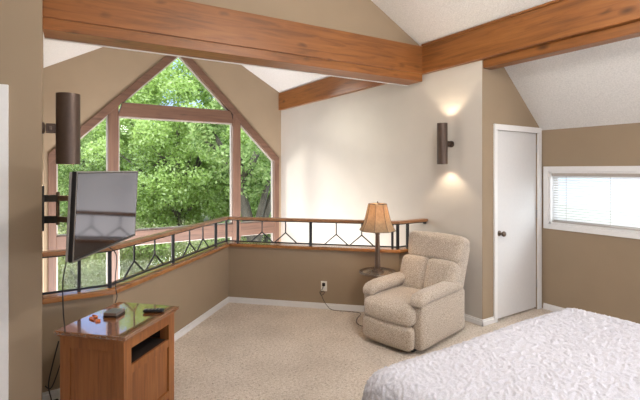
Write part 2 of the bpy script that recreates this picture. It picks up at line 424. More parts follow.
# white vinyl sashes and panes
def sash(poly, wd=.02):
    n = len(poly); c = Vector((sum(p[0] for p in poly)/n, sum(p[1] for p in poly)/n)); P = [Vector(p) for p in poly]
    m_ = MB()
    area = sum(P[i].x*P[(i+1) % n].y-P[(i+1) % n].x*P[i].y for i in range(n)); sg = 1 if area > 0 else -1
    def inset(i):
        a, b_, c_ = P[i-1], P[i], P[(i+1) % n]
        d1 = (b_-a).normalized(); d2 = (c_-b_).normalized()
        n1 = Vector((-d1.y, d1.x))*sg; n2 = Vector((-d2.y, d2.x))*sg
        bis = (n1+n2); bis = bis/bis.length_squared*2
        return b_+bis*wd
    Q = [inset(i) for i in range(n)]
    for i in range(n):
        j = (i+1) % n
        m_.prism([(P[i].x, 0, P[i].y), (P[j].x, 0, P[j].y), (Q[j].x, 0, Q[j].y), (Q[i].x, 0, Q[i].y)], (0, .05, 0))
    o = m_.build('sash', M['vinyl'], win); o.location = (0, .035, 0)
    o2 = MB().prism([(p.x, 0, p.y) for p in Q], (0, .006, 0)).build('pane', M['glass'], o); o2.location = (0, .02, 0)
top = AP-d45
sash([(0, top), (-(top-2.64), 2.64), (top-2.64, 2.64)], .018)
sash([(-.925, .64), (.925, .64), (.925, 2.43), (-.925, 2.43)])
sash([(-.925, WZ0), (.925, WZ0), (.925, .42), (-.925, .42)])
for s in (-1, 1):
    sash([(s*1.07, .64), (s*(hw-.1), .64), (s*(hw-.1), top-(hw-.1)), (s*1.07, top-1.07)], .018)
    sash([(s*1.07, WZ0), (s*(hw-.1), WZ0), (s*(hw-.1), .42), (s*1.07, .42)], .018)

# balcony half walls, ledge, railing ---------------------------------------------------
path = [Vector((UL, K.y)), K, P1, R, Vector((UW, K.y))]
def offset_path(o):           # positive = outwards, over the void
    out = []
    for i, p in enumerate(path):
        ds = []
        if i > 0: ds.append((path[i]-path[i-1]).normalized())
        if i < len(path)-1: ds.append((path[i+1]-path[i]).normalized())
        ns = [Vector((-d.y, d.x)) for d in ds]
        b_ = sum(ns, Vector((0, 0))); b_ = b_/b_.length_squared*len(ns) if len(ns) == 2 else ns[0]
        if len(ns) == 2: b_ = (ns[0]+ns[1]); b_ = b_*(2/b_.length_squared)
        out.append(p+b_*o)
    return out
def wallseg(i, o0, o1, z0, z1):
    A, B = offset_path(o0), offset_path(o1)
    return MB().prism([(A[i].x, A[i].y, z0), (A[i+1].x, A[i+1].y, z0), (B[i+1].x, B[i+1].y, z0), (B[i].x, B[i].y, z0)], (0, 0, z1-z0))
names = ['wall_balcony_side', 'wall_balcony_left', 'wall_balcony_front', 'wall_balcony_right']
labs = ['short piece of beige balcony half wall beside the left wall', 'beige balcony half wall running back from the cabinet', 'beige balcony half wall with the outlet, behind the floor lamp', 'short piece of beige balcony half wall behind the recliner']
for i in range(4):
    struct(wallseg(i, 0, .12, -.3, .68).build(names[i], M['paint']), labs[i], 'wall')
capo = MB()
for i in range(4):
    A, B = offset_path(-.035), offset_path(.15)
    capo.prism([(A[i].x, A[i].y, .68), (A[i+1].x, A[i+1].y, .68), (B[i+1].x, B[i+1].y, .68), (B[i].x, B[i].y, .68)], (0, 0, .035))
struct(capo.build('trim_1', M['cap'], bevel=.006), 'orange brown wooden ledge capping the balcony half wall', 'trim')
# baseboards
def bboard(name, a, b_, n, label, h=.066):
    a, b_, n = Vector(a), Vector(b_), Vector(n)
    m_ = MB().prism([(a.x, a.y, 0), (b_.x, b_.y, 0), (b_.x+n.x*.016, b_.y+n.y*.016, 0), (a.x+n.x*.016, a.y+n.y*.016, 0)], (0, 0, h*.72))
    m_.prism([(a.x, a.y, h*.72), (b_.x, b_.y, h*.72), (b_.x+n.x*.009, b_.y+n.y*.009, h*.72), (a.x+n.x*.009, a.y+n.y*.009, h*.72)], (0, 0, h*.28))
    return struct(m_.build(name, M['white'], bevel=.003), label, 'baseboard')
s2 = math.sqrt(.5)
bboard('baseboard_left', K, P1, (s2, -s2), 'white baseboard along the left balcony half wall')
bboard('baseboard_front', P1, R, (-s2, -s2), 'white baseboard along the front balcony half wall')
bboard('baseboard_side', (UL, K.y), K, (0, -1), 'white baseboard on the short half wall behind the cabinet')
bboard('baseboard_kink', R, (UW, K.y), (0, -1), 'white baseboard on the short half wall behind the recliner')
bboard('baseboard_right', (UW, VD-.016), (UW, K.y), (-1, 0), 'white baseboard on the sunlit wall behind the recliner')
bboard('baseboard_door', (UW-.016, VD), (3.955, VD), (0, -1), 'short white baseboard left of the door')
bboard('baseboard_far_right', (UR, -1.7), (UR, VD-.03), (-1, 0), 'white baseboard below the small window')

rail = thing('balcony_railing', 'black iron railing with wooden handrail on the balcony ledge', 'railing', (P1.x, P1.y, .715))
RO = offset_path(.045); ORG = Vector((P1.x, P1.y, .715))
L3 = lambda p, z: Vector((p.x, p.y, z))-ORG
for i in range(4):
    A, B = offset_path(.005), offset_path(.085)
    e = .004 if i in (0,) else 0
    MB().prism([L3(A[i], .997), L3(A[i+1], .997), L3(B[i+1], .997), L3(B[i], .997)], (0, 0, .031)).build('handrail', M['railwood'], rail, bevel=.008)
    MB().bar(L3(RO[i], .735), L3(RO[i+1], .735), .014, .014).build('bottom_rail', M['iron'], rail)
    MB().bar(L3(RO[i], .991), L3(RO[i+1], .991), .025, .012).build('top_rail', M['iron'], rail)
def post(p, w_=.026): MB().box(L3(p, .715)+Vector((-w_/2, -w_/2, 0)), L3(p, .992)+Vector((w_/2, w_/2, 0))).build('post', M['iron'], rail)
def ybal(p, d):
    m_ = MB(); h = .855
    d3 = Vector((d.x, d.y, 0))
    m_.tube([L3(p, .99), L3(p, h)], .0075, 6)
    for s in (-1, 1): m_.tube([L3(p, h), L3(p, .738)+d3*.135*s], .0075, 6)
    m_.build('baluster', M['iron'], rail)
dl = (RO[1]-RO[2]).normalized(); dfr = (RO[3]-RO[2]).normalized()
post(RO[1]); post(RO[2]+dl*0.0, .022); post(RO[3])
for tt in (1.195, .29): post(RO[2]+dl*tt)
for tt in (1.775, 1.49, .885, .60): ybal(RO[2]+dl*tt, dl)
for tt in (.15, 1.06): post(RO[2]+dfr*tt)
for tt in (.46, .755, 1.365, 1.66): ybal(RO[2]+dfr*tt, dfr)
post(RO[3]+Vector((.15, 0))); post(RO[3]+(RO[2]-RO[3]).normalized()*.06, .02)
post(RO[1]+Vector((-.2, 0)), .022)
MB().box(L3(RO[4], .967)+Vector((-.03, -.012, 0)), L3(RO[4], .997)+Vector((-.002, .012, 0))).build('wall_bracket', M['iron'], rail)

# white door ---------------------------------------------------------------------------------
dr = thing('door_1', 'plain white door with dark round knob', 'door', (4.765, VD+.012, 0)); dr['kind'] = 'structure'
MB().box((-.762, 0, .018), (-.003, .036, 2.022)).build('door_leaf', M['doorwhite'], dr, bevel=.003)
kx, kz = -.695, .925
kn = MB().lathe([(.03, 0), (.03, .006), (.012, .01), (.012, .035), (.024, .042), (.03, .055), (.026, .068), (.012, .074)], n=20)
kn.xform(Matrix.Translation((kx, 0, kz)) @ Matrix.Rotation(PI/2, 4, 'X')); kn.build('knob', M['pewter'], dr, smooth=True)
for z in (.25, 1.05, 1.8): MB().tube([(-.002, -.008, z), (-.002, -.008, z+.09)], .007, 8).build('hinge', M['silver'], dr)
ca = MB().box((3.952, VD-.018, 0), (4.003, VD, 2.022)).box((4.763, VD-.018, 0), (4.832, VD, 2.022)).box((3.952, VD-.018, 2.022), (4.832, VD, 2.085))
struct(ca.build('trim_2', M['white'], bevel=.003), 'white casing around the white door', 'trim')
ca = MB().box((-.26, 3.03, 0), (-.176, 3.05, 2.09)).box((-1.14, 3.03, 0), (-1.055, 3.05, 2.09)).box((-1.055, 3.03, 2.03), (-.26, 3.05, 2.09))
struct(ca.build('trim_3', M['white'], bevel=.003), 'white door casing at the left picture edge', 'trim')
d2 = thing('door_2', 'white door inside the casing at the left picture edge', 'door', (-.257, 3.07, 0)); d2['kind'] = 'structure'
MB().box((-.80, 0, .012), (0, .04, 2.028)).build('door_leaf', M['doorwhite'], d2)

# small window with blind ---------------------------------------------------------------------------
w2 = thing('window_2', 'small wide window with white casing on the low right wall', 'window', (UR, wv1, wz0)); w2['kind'] = 'structure'
vl = wv0-wv1; hh = wz1-wz0
m_ = MB(); cw = .055
m_.box((-.018, -0.0, -cw), (0, cw, hh+cw)).box((-.018, vl-cw, -cw), (0, vl, hh+cw)).box((-.018, vl, hh), (0, 0, hh+cw)).box((-.022, vl, -cw), (0, 0, 0))
m_.build('casing', M['white'], w2, bevel=.004)
m_ = MB().box((.0, -.02, 0), (.1, 0, hh)).box((0, vl, 0), (.1, vl+.02, hh)).box((0, vl, hh-.02), (.1, 0, hh)).box((0, vl, 0), (.1, 0, .02))
m_.build('jamb', M['white'], w2)
m_ = MB().box((.07, -.06, .02), (.095, -.02, hh-.02)).box((.07, vl/2-.02, .02), (.095, vl/2+.02, hh-.02)).box((.07, vl+.02, .02), (.095, -.02, .055)).box((.07, vl+.02, hh-.055), (.095, -.02, hh-.02))
fr = m_.build('window_frame', M['vinyl'], w2)
MB().box((.08, vl+.02, .03), (.084, -.02, hh-.03)).build('pane', M['glass'], fr)
bl = thing('venetian_blind', 'white venetian blind hanging in the small right window', 'blind', (UR+.004, wv1-.03, wz1-.022))
MB().box((0, vl+.06, -.03), (.034, 0, 0)).build('headrail', M['vinyl'], bl, bevel=.003)
m_ = MB(); ns = 18; dz = .0278
for i in range(ns):
    z = -.042-i*dz
    m_.prism([(.003, vl+.065, z-.0105), (.016, vl+.065, z+.001), (.029, vl+.065, z+.0105), (.0295, vl+.065, z+.0098), (.0165, vl+.065, z), (.0035, vl+.065, z-.0112)], (0, -vl-.07, 0))
m_.build('slats', M['blind'], bl)
zb = -.042-ns*dz
MB().box((.004, vl+.062, zb-.012), (.028, -.003, zb+.004)).build('bottom_rail', M['vinyl'], bl, bevel=.002)
for y in (-.16, -.60, -1.2, -1.8): MB().tube([(.003, y, -.03), (.003, y, zb-.02)], .0015, 5).build('cord', M['vinyl'], bl)
for y in (-.16, -.60): MB().lathe([(.002, -.012), (.006, -.008), (.005, .006), (.002, .01)], (.003, y, zb-.03), 8).build('cord_end', M['pewter'], bl)

# ------------------------------------------------------------------ wall sconces
def sconce(label, loc, toward, r):
    t = thing('wall_sconce', label, 'wall lamp', loc, 0, 'bronze cylinder wall sconces')
    h = .445
    cyl = MB().lathe([(r, -h/2), (r, h/2), (r-.004, h/2), (r-.004, -h/2)], n=40, caps=False)
    cyl.add([], []); n = 40
    o = len(cyl.v); cyl.f += [(3*n+k, 3*n+(k+1) % n, (k+1) % n, k) for k in range(n)]
    cyl.build('cylinder', M['bronze'], t, smooth=True)
    MB().lathe([(r-.005, -.09), (r-.005, .09)], n=32).build('lamp_holder', M['bronze'], t)
    d = toward; L = abs(d)-.0
    s = 1 if d > 0 else -1
    MB().box((s*(r-.002), -.014, -.03), (s*(L-.02), .014, .03)).build('arm', M['bronze'], t, bevel=.004)
    MB().box((s*(r+.02), -.024, -.012), (s*(r+.035), .024, .012)).build('knuckle', M['pewter'], t, bevel=.003)
    bpq = MB().lathe([(.036, 0), (.036, .012), (.02, .018)], n=24); bpq.xform(Matrix.Translation((s*L, 0, 0)) @ Matrix.Rotation(-s*PI/2, 4, 'Y'))
    bpq.build('wall_plate', M['bronze'], t, smooth=True)
    for zz in (1, -1):
        MB().lathe([(.016, -.012), (.024, 0), (.016, .012)], (0, 0, zz*(h/2-.085)), 16).build('bulb', emit('sconce_bulb_glow', (1, .78, .5, 1), 6), t, smooth=True)
        ld = bpy.data.lights.new('sconce_light', 'POINT'); ld.energy = SCON_W; ld.color = (1, .83, .62); ld.shadow_soft_size = .012
        lo = bpy.data.objects.new('sconce_light', ld); COL.objects.link(lo); lo.parent = t; lo.location = (0, 0, zz*(h/2-.058))
SCON_W = 9.0
sconce('bronze cylinder sconce on the sunlit wall above the recliner', (UW-.15, 3.175, 1.885), .15, .056)
sconce('large bronze cylinder sconce at left, above the television', (.125, 3.15, 1.86), -.14, .068)

# ------------------------------------------------------------------ recliner
ch = thing('recliner', 'beige chenille recliner armchair beside the floor lamp', 'armchair', (2.551, 2.871, 0), math.radians(12.2))
YH = .31                                   # half width over the arms
def cpart(name, c, size, r, puff=0.0, rot=None, fn=None, n=14):
    return MB().pillow(c, size, r, puff, n, rot, fn).build(name, M['chair'], ch, smooth=True)
ry = lambda a: Matrix.Rotation(math.radians(a), 3, 'Y')
MB().box((.12, -.20, .0), (.80, .24, .05)).build('base', M['black'], ch, bevel=.005)
cpart('footrest', (.05, .022, .142), (.10, .52, .205), .035, .012)
cpart('seat_cushion', (.31, .022, .327), (.62, .52, .185), .06, .02)
def armfn(q, a, b, g):
    q = q.copy()
    if a < -.5: q.z -= .03*((-a-.5)/.5)**2
    return q
for s in (-1, 1):
    y0 = -.243 if s < 0 else .285
    cpart('arm_panel', (.50, y0, .235), (.80, .12, .40), .03, .006)
    cpart('arm_pad', (.45, y0, .478), (.74, .145, .105), .046, .006, fn=armfn)
tilt = 21
def widen(q, a, b, g): q = q.copy(); q.y *= 1+.05*g; return q
cpart('backrest_shell', (.875, .018, .53), (.20, .585, .70), .05, .004, ry(17), widen)
for s in (-1, 1): cpart('lumbar_pillow', (.735, .018+s*.147, .505), (.20, .294, .385), .05, .014, ry(tilt), widen)
cpart('head_pillow', (.908, .016, .79), (.215, .605, .285), .06, .014, ry(15), widen)

# ------------------------------------------------------------------ tray floor lamp
lx, ly = 2.980, 3.493; tz = .508
lp = thing('floor_lamp', 'bronze tray floor lamp with glowing tan bell shade beside the recliner', 'lamp', (lx, ly, 0))
MB().lathe([(.14, 0), (.14, .012), (.12, .022), (.04, .032), (.026, .05)], n=36).build('base', M['pewter'], lp, smooth=True)
MB().lathe([(.018, .03), (.018, tz+.01)], n=16).build('lower_pole', M['pewter'], lp, smooth=True)
tr = MB(); n = 48
ring = [(.165, tz-.004), (.19, tz-.006), (.196, tz+.004), (.19, tz+.016), (.168, tz+.012), (.165, tz-.004)]
tr.lathe(ring, n=n, caps=False)
tray = tr.build('tray_rim', M['pewter'], lp, smooth=True)
MB().lathe([(.167, tz), (.167, tz+.006)], n=48).build('tray_glass', M['trayglass'], tray)
MB().lathe([(.075, tz+.006), (.072, tz+.018), (.05, tz+.024), (.046, tz+.04), (.034, tz+.046), (.033, tz+.07), (.024, tz+.40), (.028, tz+.405), (.028, tz+.42), (.014, tz+.425), (.014, tz+.47)], n=6).build('pole', M['pewter'], lp)
sp = [(.194, .957), (.169, .995), (.146, 1.045), (.127, 1.11), (.110, 1.18), (.097, 1.24)]
n = 8; rot0 = PI/8+.3
sm = MB().lathe(sp, n=n, caps=False, rot=rot0); shade = sm.build('lamp_shade', M['shade'], lp)
sd = shade.modifiers.new('thick', 'SOLIDIFY'); sd.thickness = .003
for k in range(n):
    a = 2*PI*k/n+rot0
    MB().tube([((r+.001)*math.cos(a), (r+.001)*math.sin(a), z) for r, z in sp], .0022, 5).build('seam', M['bronze'], shade)
for r, z in (sp[0], sp[-1]):
    MB().tube([((r+.001)*math.cos(2*PI*k/n+rot0), (r+.001)*math.sin(2*PI*k/n+rot0), z) for k in range(n+1)], .003, 5).build('shade_edge', M['bronze'], shade)
MB().lathe([(.004, 1.235), (.012, 1.245), (.006, 1.258), (.003, 1.27)], n=12).build('finial', M['pewter'], lp)
sm = MB()
for k in range(4):
    a = 2*PI*k/4+rot0; sm.tube([(0, 0, 1.238), (.097*math.cos(a), .097*math.sin(a), 1.238)], .0025, 5)
sm.tube([(0, 0, tz+.46), (0, 0, 1.24)], .004, 6); sm.build('harp', M['pewter'], lp)
MB().lathe([(.012, 1.0), (.028, 1.03), (.03, 1.07), (.012, 1.1)], n=16).build('bulb', emit('lamp_bulb_glow', (1, .72, .4, 1), 8), lp, smooth=True)
ld = bpy.data.lights.new('lamp_light', 'POINT'); ld.energy = 5.2; ld.color = (1, .74, .46); ld.shadow_soft_size = .04
lo = bpy.data.objects.new('lamp_light', ld); COL.objects.link(lo); lo.parent = lp; lo.location = (.0, 0, 1.12)

# outlet on the front half wall and the lamp cord
ou = RO[2]; dw = (R-P1).normalized(); nin = Vector((-s2, -s2))
q = P1+dw*1.185
def outlet(loc, rz, label):
    t = thing('wall_outlet', label, 'outlet', loc, rz, 'wall outlets')
    MB().box((-.036, -.006, -.058), (.036, 0, .058)).build('plate', M['outlet'], t, bevel=.004)
    for z in (-.022, .022): MB().box((-.016, -.008, z-.014), (.016, -.005, z+.014)).build('socket', M['white'], t, bevel=.003)
    return t
outlet((q.x, q.y, .262), math.atan2(dw.y, dw.x), 'ivory wall outlet with a brown plug on the front half wall')
def g(s_, off, z): p = P1+dw*s_+nin*off; return (p.x, p.y, z)
cd = MB()
pts = [g(1.185, .03, .277), g(1.175, .034, .24), g(1.15, .03, .21), g(1.14, .026, .19), g(1.16, .03, .165), g(1.19, .03, .18), g(1.195, .026, .205), g(1.17, .028, .21), g(1.15, .03, .185), g(1.165, .026, .15), g(1.19, .03, .10), g(1.23, .04, .05), g(1.30, .05, .008), g(1.5, .06, .008), g(1.62, .10, .008)]
def smooth_path(pts, k=6):
    P = [Vector(p) for p in pts]; out = []
    for i in range(len(P)-1):
        p0, p1, p2, p3 = P[max(i-1, 0)], P[i], P[i+1], P[min(i+2, len(P)-1)]
        for j in range(k):
            t_ = j/k
            out.append(.5*((2*p1)+(p2-p0)*t_+(2*p0-5*p1+4*p2-p3)*t_*t_+(3*p1-p0-3*p2+p3)*t_**3))
    return out+[P[-1]]
pts += [(2.80, 3.62, .008), (2.72, 3.50, .008), (2.74, 3.40, .008), (2.84, 3.44, .012)]
cdo = MB().tube(smooth_path(pts), .003, 6).build('power_cord', M['cord'])
cdo.parent = lp; cdo.location = (-lx, -ly, 0)
MB().box((-.014, -.014, -.018), (.014, .014, .018)).build('plug', M['cord'], cdo, loc=g(1.185, .021, .284), bevel=.004)

# ------------------------------------------------------------------ television cabinet
CA = math.radians(44.8)
cx, cy = .381, 2.635
cb = thing('tv_cabinet', 'oak cabinet with glossy top and open slot, under the television', 'cabinet', (cx, cy, 0), CA)
CW, CD, CH = .572, .478, .65
# local x = along the front (slot) face, local y = along the plain side, both from the near corner
MB().box((0, 0, CH-.022), (CW, CD, CH)).build('top', M['cabtop'], cb, bevel=.005)
MB().box((.012, .012, CH-.036), (CW-.012, CD-.012, CH-.022)).build('top_moulding', M['cab'], cb, bevel=.004)
i0, x1, y1 = .022, CW-.022, CD-.022
for (px, py) in ((i0, i0), (x1-.068, i0), (i0, y1-.068), (x1-.068, y1-.068)):
    MB().box((px, py, 0), (px+.068, py+.068, CH-.036)).build('corner_post', M['cab'], cb, bevel=.003)
# plain sides (left one is seen)
for xa in (i0, x1-.02):
    for z0_, z1_ in ((CH-.10, CH-.036), (.05, .12)): MB().box((xa, i0+.068, z0_), (xa+.02, y1-.068, z1_)).build('side_rail', M['cab'], cb, bevel=.002)
    MB().box((xa+.009, i0+.068, .12), (xa+.016, y1-.068, CH-.10)).build('side_panel', M['cab'], cb)
# front: rail, slot, panelled drop door
sl0, sl1 = CH-.20, CH-.098
MB().box((i0+.068, i0, sl1), (x1-.068, i0+.02, CH-.036)).build('front_rail', M['cab'], cb, bevel=.002)
for z0_, z1_ in ((.05, .10), (sl0-.05, sl0)): MB().box((i0+.068, i0+.001, z0_), (x1-.068, i0+.02, z1_)).build('front_rail', M['cab'], cb, bevel=.002)
MB().box((i0+.068, i0+.011, .10), (x1-.068, i0+.018, sl0-.05)).build('front_panel', M['cab'], cb)
m_ = MB().box((i0+.068, i0+.02, sl0-.012), (x1-.068, y1-.03, sl0)).box((i0+.04, y1-.03, sl0), (x1-.04, y1-.02, CH-.05)).box((i0+.042, i0+.056, sl0), (i0+.05, y1-.03, CH-.05)).box((x1-.05, i0+.056, sl0), (x1-.042, y1-.03, CH-.05))
m_.build('slot_shelf', M['cabin'], cb)
MB().box((i0+.05, y1-.02, .05), (x1-.05, y1-.01, CH-.04)).build('back_panel', M['cabin'], cb)
Rc = Matrix.Translation((cx, cy, 0)) @ Matrix.Rotation(CA, 4, 'Z')
def on_top(x, y, z=CH): return tuple(Rc @ Vector((x, y, z)))
bx = thing('media_box', 'small black and silver media box on the cabinet top', 'electronics', on_top(.315, .315), CA+.1)
MB().box((-.05, -.045, .003), (.05, .045, .030)).build('body', M['silver'], bx, bevel=.004)
MB().box((-.051, -.046, .0), (.051, .046, .012)).build('base', M['black'], bx, bevel=.002)
rm = thing('remote_control', 'dark slim remote control lying on the right end of the cabinet top', 'remote', on_top(.42, .095), math.radians(-28))
MB().pillow((0, 0, .012), (.135, .042, .02), .009, 0, 8).build('body', M['black'], rm, smooth=True)
m_ = MB()
for i in range(5):
    for j in (-1, 0, 1): m_.box((-.052+i*.022-.004, j*.012-.003, .02), (-.052+i*.022+.004, j*.012+.003, .0235))
m_.build('buttons', M['grey'], rm)
og = tag(MB().tube(smooth_path([on_top(.19, .36, CH+.005), on_top(.22, .42, CH+.006), on_top(.25, .39, CH+.006), on_top(.27, .44, CH+.005)]), .005, 6).build('orange_cable', M['orange']), 'short orange cable beside the media box', 'cable')
MB().box((-.014, -.008, 0), (.014, .008, .012)).build('connector', M['orange'], og, loc=on_top(.19, .335, CH))

# ------------------------------------------------------------------ television and its wall mount
tl = Vector((.109, 2.547)); trr = tl+Vector((math.cos(math.radians(61.8)), math.sin(math.radians(61.8))))*.92
td = (trr-tl).normalized(); TA = math.atan2(td.y, td.x); tw = (trr-tl).length
tv = thing('television', 'flat screen television with grey reflection on a swivel wall mount', 'television', (tl.x+.01, tl.y+.006, 1.118), TA); tv.rotation_euler = (math.radians(2.6), 0, TA)
TH = .475
# local x along the screen, local y = away behind the screen
MB().box((0, 0, 0), (tw, .022, TH)).build('bezel', M['black'], tv, bevel=.003)
MB().box((.012, -.002, .016), (tw-.012, .001, TH-.012)).build('screen', M['screen'], tv)
MB().box((0, .0225, .004), (tw-.004, .036, TH-.004)).build('back_cover', M['grey'], tv, bevel=.003)
m_ = MB().box((0, -.003, 0), (tw, 0, .006)).box((0, -.003, TH-.006), (tw, 0, TH)).box((tw-.006, -.003, 0), (tw, 0, TH)).box((0, -.003, 0), (.006, 0, TH))
m_.build('bezel_edge', M['silver'], tv)
mt = thing('tv_wall_mount', 'black articulated wall mount arms behind the television', 'bracket', (UL, 3.22, 1.36))
MB().box((0, -.05, -.14), (.012, .05, .14)).build('wall_plate', M['black'], mt, bevel=.002)
back = (tl+trr)/2+Vector((-td.y, td.x))*.055
bk = Vector((back.x-UL, back.y-3.22, 0))
for z in (-.075, .06):
    MB().bar((.01, -.0, z), (.085, -.02, z), .03, .045).build('arm', M['black'], mt, bevel=.003)
    MB().bar((.085, -.02, z+.0), bk+Vector((0, 0, z)), .02, .035).build('link_arm', M['pewter'], mt, bevel=.003)
MB().tube([(.085, -.02, -.11), (.085, -.02, .10)], .011, 10).build('pivot', M['pewter'], mt, smooth=True)
q = bk+Vector((0, 0, 0)); m_ = MB()
d3 = Vector((td.x, td.y, 0)); m_.bar(q-d3*.1, q+d3*.1, .02, .2); m_.build('head_plate', M['black'], mt)
def adopt(o, p):
    bpy.context.view_layer.update(); o.parent = p; o.matrix_parent_inverse = p.matrix_world.inverted()
# cords down from the television
def bk3(x, y, z): p = Matrix.Translation((tl.x, tl.y, 0)) @ Matrix.Rotation(TA, 4, 'Z') @ Vector((x, y, z)); return tuple(p)
c1 = MB().tube(smooth_path([(.115, 2.70, 1.20), (.10, 2.78, 1.08), (.087, 2.859, .95), (.09, 2.87, .78), (.10, 2.89, .655)]), .0035, 6).build('tv_cord', M['cord'])
adopt(c1, tv)
c2 = MB().tube(smooth_path([bk3(.45, .06, 1.15), (.43, 3.38, 1.0), (.435, 3.452, .8), (.44, 3.458, .72), (.44, 3.40, .68), (.42, 3.34, .655)]), .0035, 6).build('tv_cord', M['cord'])
adopt(c2, tv)
# tangle left of the cabinet
c3 = MB().tube(smooth_path([(.075, 3.22, .50), (.04, 3.22, .35), (.02, 3.25, .22), (.035, 3.30, .10), (.03, 3.34, .06)]), .004, 6).build('power_cord', M['cord'])
c4 = MB().tube(smooth_path([(.10, 3.24, .40), (.06, 3.20, .28), (.03, 3.19, .22), (.0, 3.20, .24)]), .0035, 6).build('power_cord', M['cord'])
ps = thing('power_adapter', 'black power adapter on the floor left of the cabinet', 'adapter', (.05, 3.36, 0), .2)
MB().box((-.035, -.05, 0), (.035, .05, .045)).build('body', M['black'], ps, bevel=.006); adopt(c3, ps); adopt(c4, ps)
MB().box((-.02, -.03, .045), (.02, -.005, .048)).build('label_patch', M['grey'], ps)

# ------------------------------------------------------------------ bed
bed = thing('bed', 'large bed covered by a white ruffled bedspread', 'bed', (2.36, .55, 0))
bu0, bu1, bv0, bv1, bzt = 1.28, 3.27, -1.45, 1.70, .612
MB().box((bu0+.07-2.36, bv0-.55+.05, .30), (bu1-.07-2.36, bv1-.55-.07, .57)).build('mattress', M['mattress'], bed, bevel=.05, seg=4)
MB().box((bu0+.09-2.36, bv0-.55+.06, .08), (bu1-.09-2.36, bv1-.55-.09, .30)).build('box_base', M['mattress'], bed, bevel=.02)
for sx in (bu0+.2, bu1-.2):
    for sy in (bv0+.2, bv1-.2): MB().box((sx-2.39, sy-.58, 0), (sx-2.33, sy-.52, .08)).build('leg', M['black'], bed)
RR = .11
gx, gy = np.arange(bu0-.52, bu1+.52, .006), np.arange(bv0, bv1+.52, .006)
nx, ny = len(gx), len(gy)
GX, GY = np.meshgrid(gx, gy, indexing='ij')
H = np.zeros_like(GX)
nst = 15000
sx = RNG.uniform(bu0-.5, bu1+.5, nst); sy = RNG.uniform(-.3, bv1+.5, nst); sa = RNG.normal(0.5, .75, nst); sl = RNG.uniform(.018, .038, nst); sh = RNG.uniform(.4, 1.0, nst)
st = gx[1]-gx[0]
for x, y, a, l, h_ in zip(sx, sy, sa, sl, sh):
    i, j = int((x-gx[0])/st), int((y-gy[0])/st); k = 9
    i0_, i1_, j0_, j1_ = max(i-k, 0), min(i+k+1, nx), max(j-k, 0), min(j+k+1, ny)
    if i1_ <= i0_ or j1_ <= j0_: continue
    X = GX[i0_:i1_, j0_:j1_]-x; Y = GY[i0_:i1_, j0_:j1_]-y
    a1 = X*math.cos(a)+Y*math.sin(a); b1 = -X*math.sin(a)+Y*math.cos(a)
    # slightly curled ridge
    b1 = b1-4*a1*a1*(1 if h_ > .7 else -1)
    H[i0_:i1_, j0_:j1_] = np.maximum(H[i0_:i1_, j0_:j1_], h_*np.exp(-(a1/l)**2-(b1/.005)**2))
cu0, cu1, cv1 = bu0+RR+.04, bu1-RR-.04, bv1-RR-.04
CX = np.clip(GX, cu0, cu1); CY = np.minimum(GY, cv1)
DX, DY = GX-CX, GY-CY; D = np.sqrt(DX**2+DY**2); Ds = np.maximum(D, 1e-6); ux, uy = DX/Ds, DY/Ds
R2 = RR+.04
arc = R2*PI/2
phi = np.minimum(D/R2, PI/2)
down = np.clip(D-arc, 0, .46)
per = np.arctan2(uy, ux)*.28+CX*np.abs(uy)+CY*np.abs(ux)
fold = down*(.10*np.sin(per*17)+.05*np.sin(per*31+1))+down*.10
PX = CX+ux*(R2*np.sin(phi)+fold); PY = CY+uy*(R2*np.sin(phi)+fold)
crown = .015*np.cos((GX-2.36)/1.1)*1.0
wav = .006*np.sin(GX*5.1+1)*np.sin(GY*4.3)
PZ = bzt-R2*(1-np.cos(phi))-down+crown*np.cos(phi)+wav
amp = .0105
PX += ux*np.sin(phi)*H*amp; PY += uy*np.sin(phi)*H*amp; PZ += np.cos(phi)*H*amp
PZ = np.maximum(PZ, .02)
V = np.stack([PX-2.36, PY-.55, PZ], -1).reshape(-1, 3)
I = np.arange(nx*ny).reshape(nx, ny)
F = np.stack([I[:-1, :-1], I[1:, :-1], I[1:, 1:], I[:-1, 1:]], -1).reshape(-1, 4)
def fast_mesh(name, V, F, mat, smooth=True, parent=None):
    me = bpy.data.meshes.new(name); k = F.shape[1]
    me.vertices.add(len(V)); me.vertices.foreach_set('co', np.ascontiguousarray(V, dtype=np.float32).ravel())
    me.loops.add(F.size); me.loops.foreach_set('vertex_index', np.ascontiguousarray(F, dtype=np.int32).ravel())
    me.polygons.add(len(F)); me.polygons.foreach_set('loop_start', np.arange(0, F.size, k, dtype=np.int32))
    me.update(calc_edges=True); me.validate()
    if smooth: me.polygons.foreach_set('use_smooth', np.ones(len(F), dtype=bool))
    me.materials.append(mat); o = bpy.data.objects.new(name, me); COL.objects.link(o)
    if parent: o.parent = parent
    return o
fast_mesh('bedspread', V, F, M['spread'], True, bed)

# ------------------------------------------------------------------ outdoors
gx_, gy_ = np.linspace(-30, 50, 60), np.linspace(VW+.6, 75, 60)
A_, B_ = np.meshgrid(gx_, gy_, indexing='ij')
Zg = -3.4+np.maximum(0, B_-12)*.07+.25*np.sin(A_*.7)*np.cos(B_*.5)
I = np.arange(3600).reshape(60, 60)
F = np.stack([I[:-1, :-1], I[1:, :-1], I[1:, 1:], I[:-1, 1:]], -1).reshape(-1, 4)
gr = fast_mesh('ground_outside', np.stack([A_, B_, Zg], -1).reshape(-1, 3), F, M['earth'])
struct(gr, 'green hillside outside the gable window', 'ground')
gz = lambda x, y: -3.4+max(0, y-12)*.07+.25*math.sin(x*.7)*math.cos(y*.5)

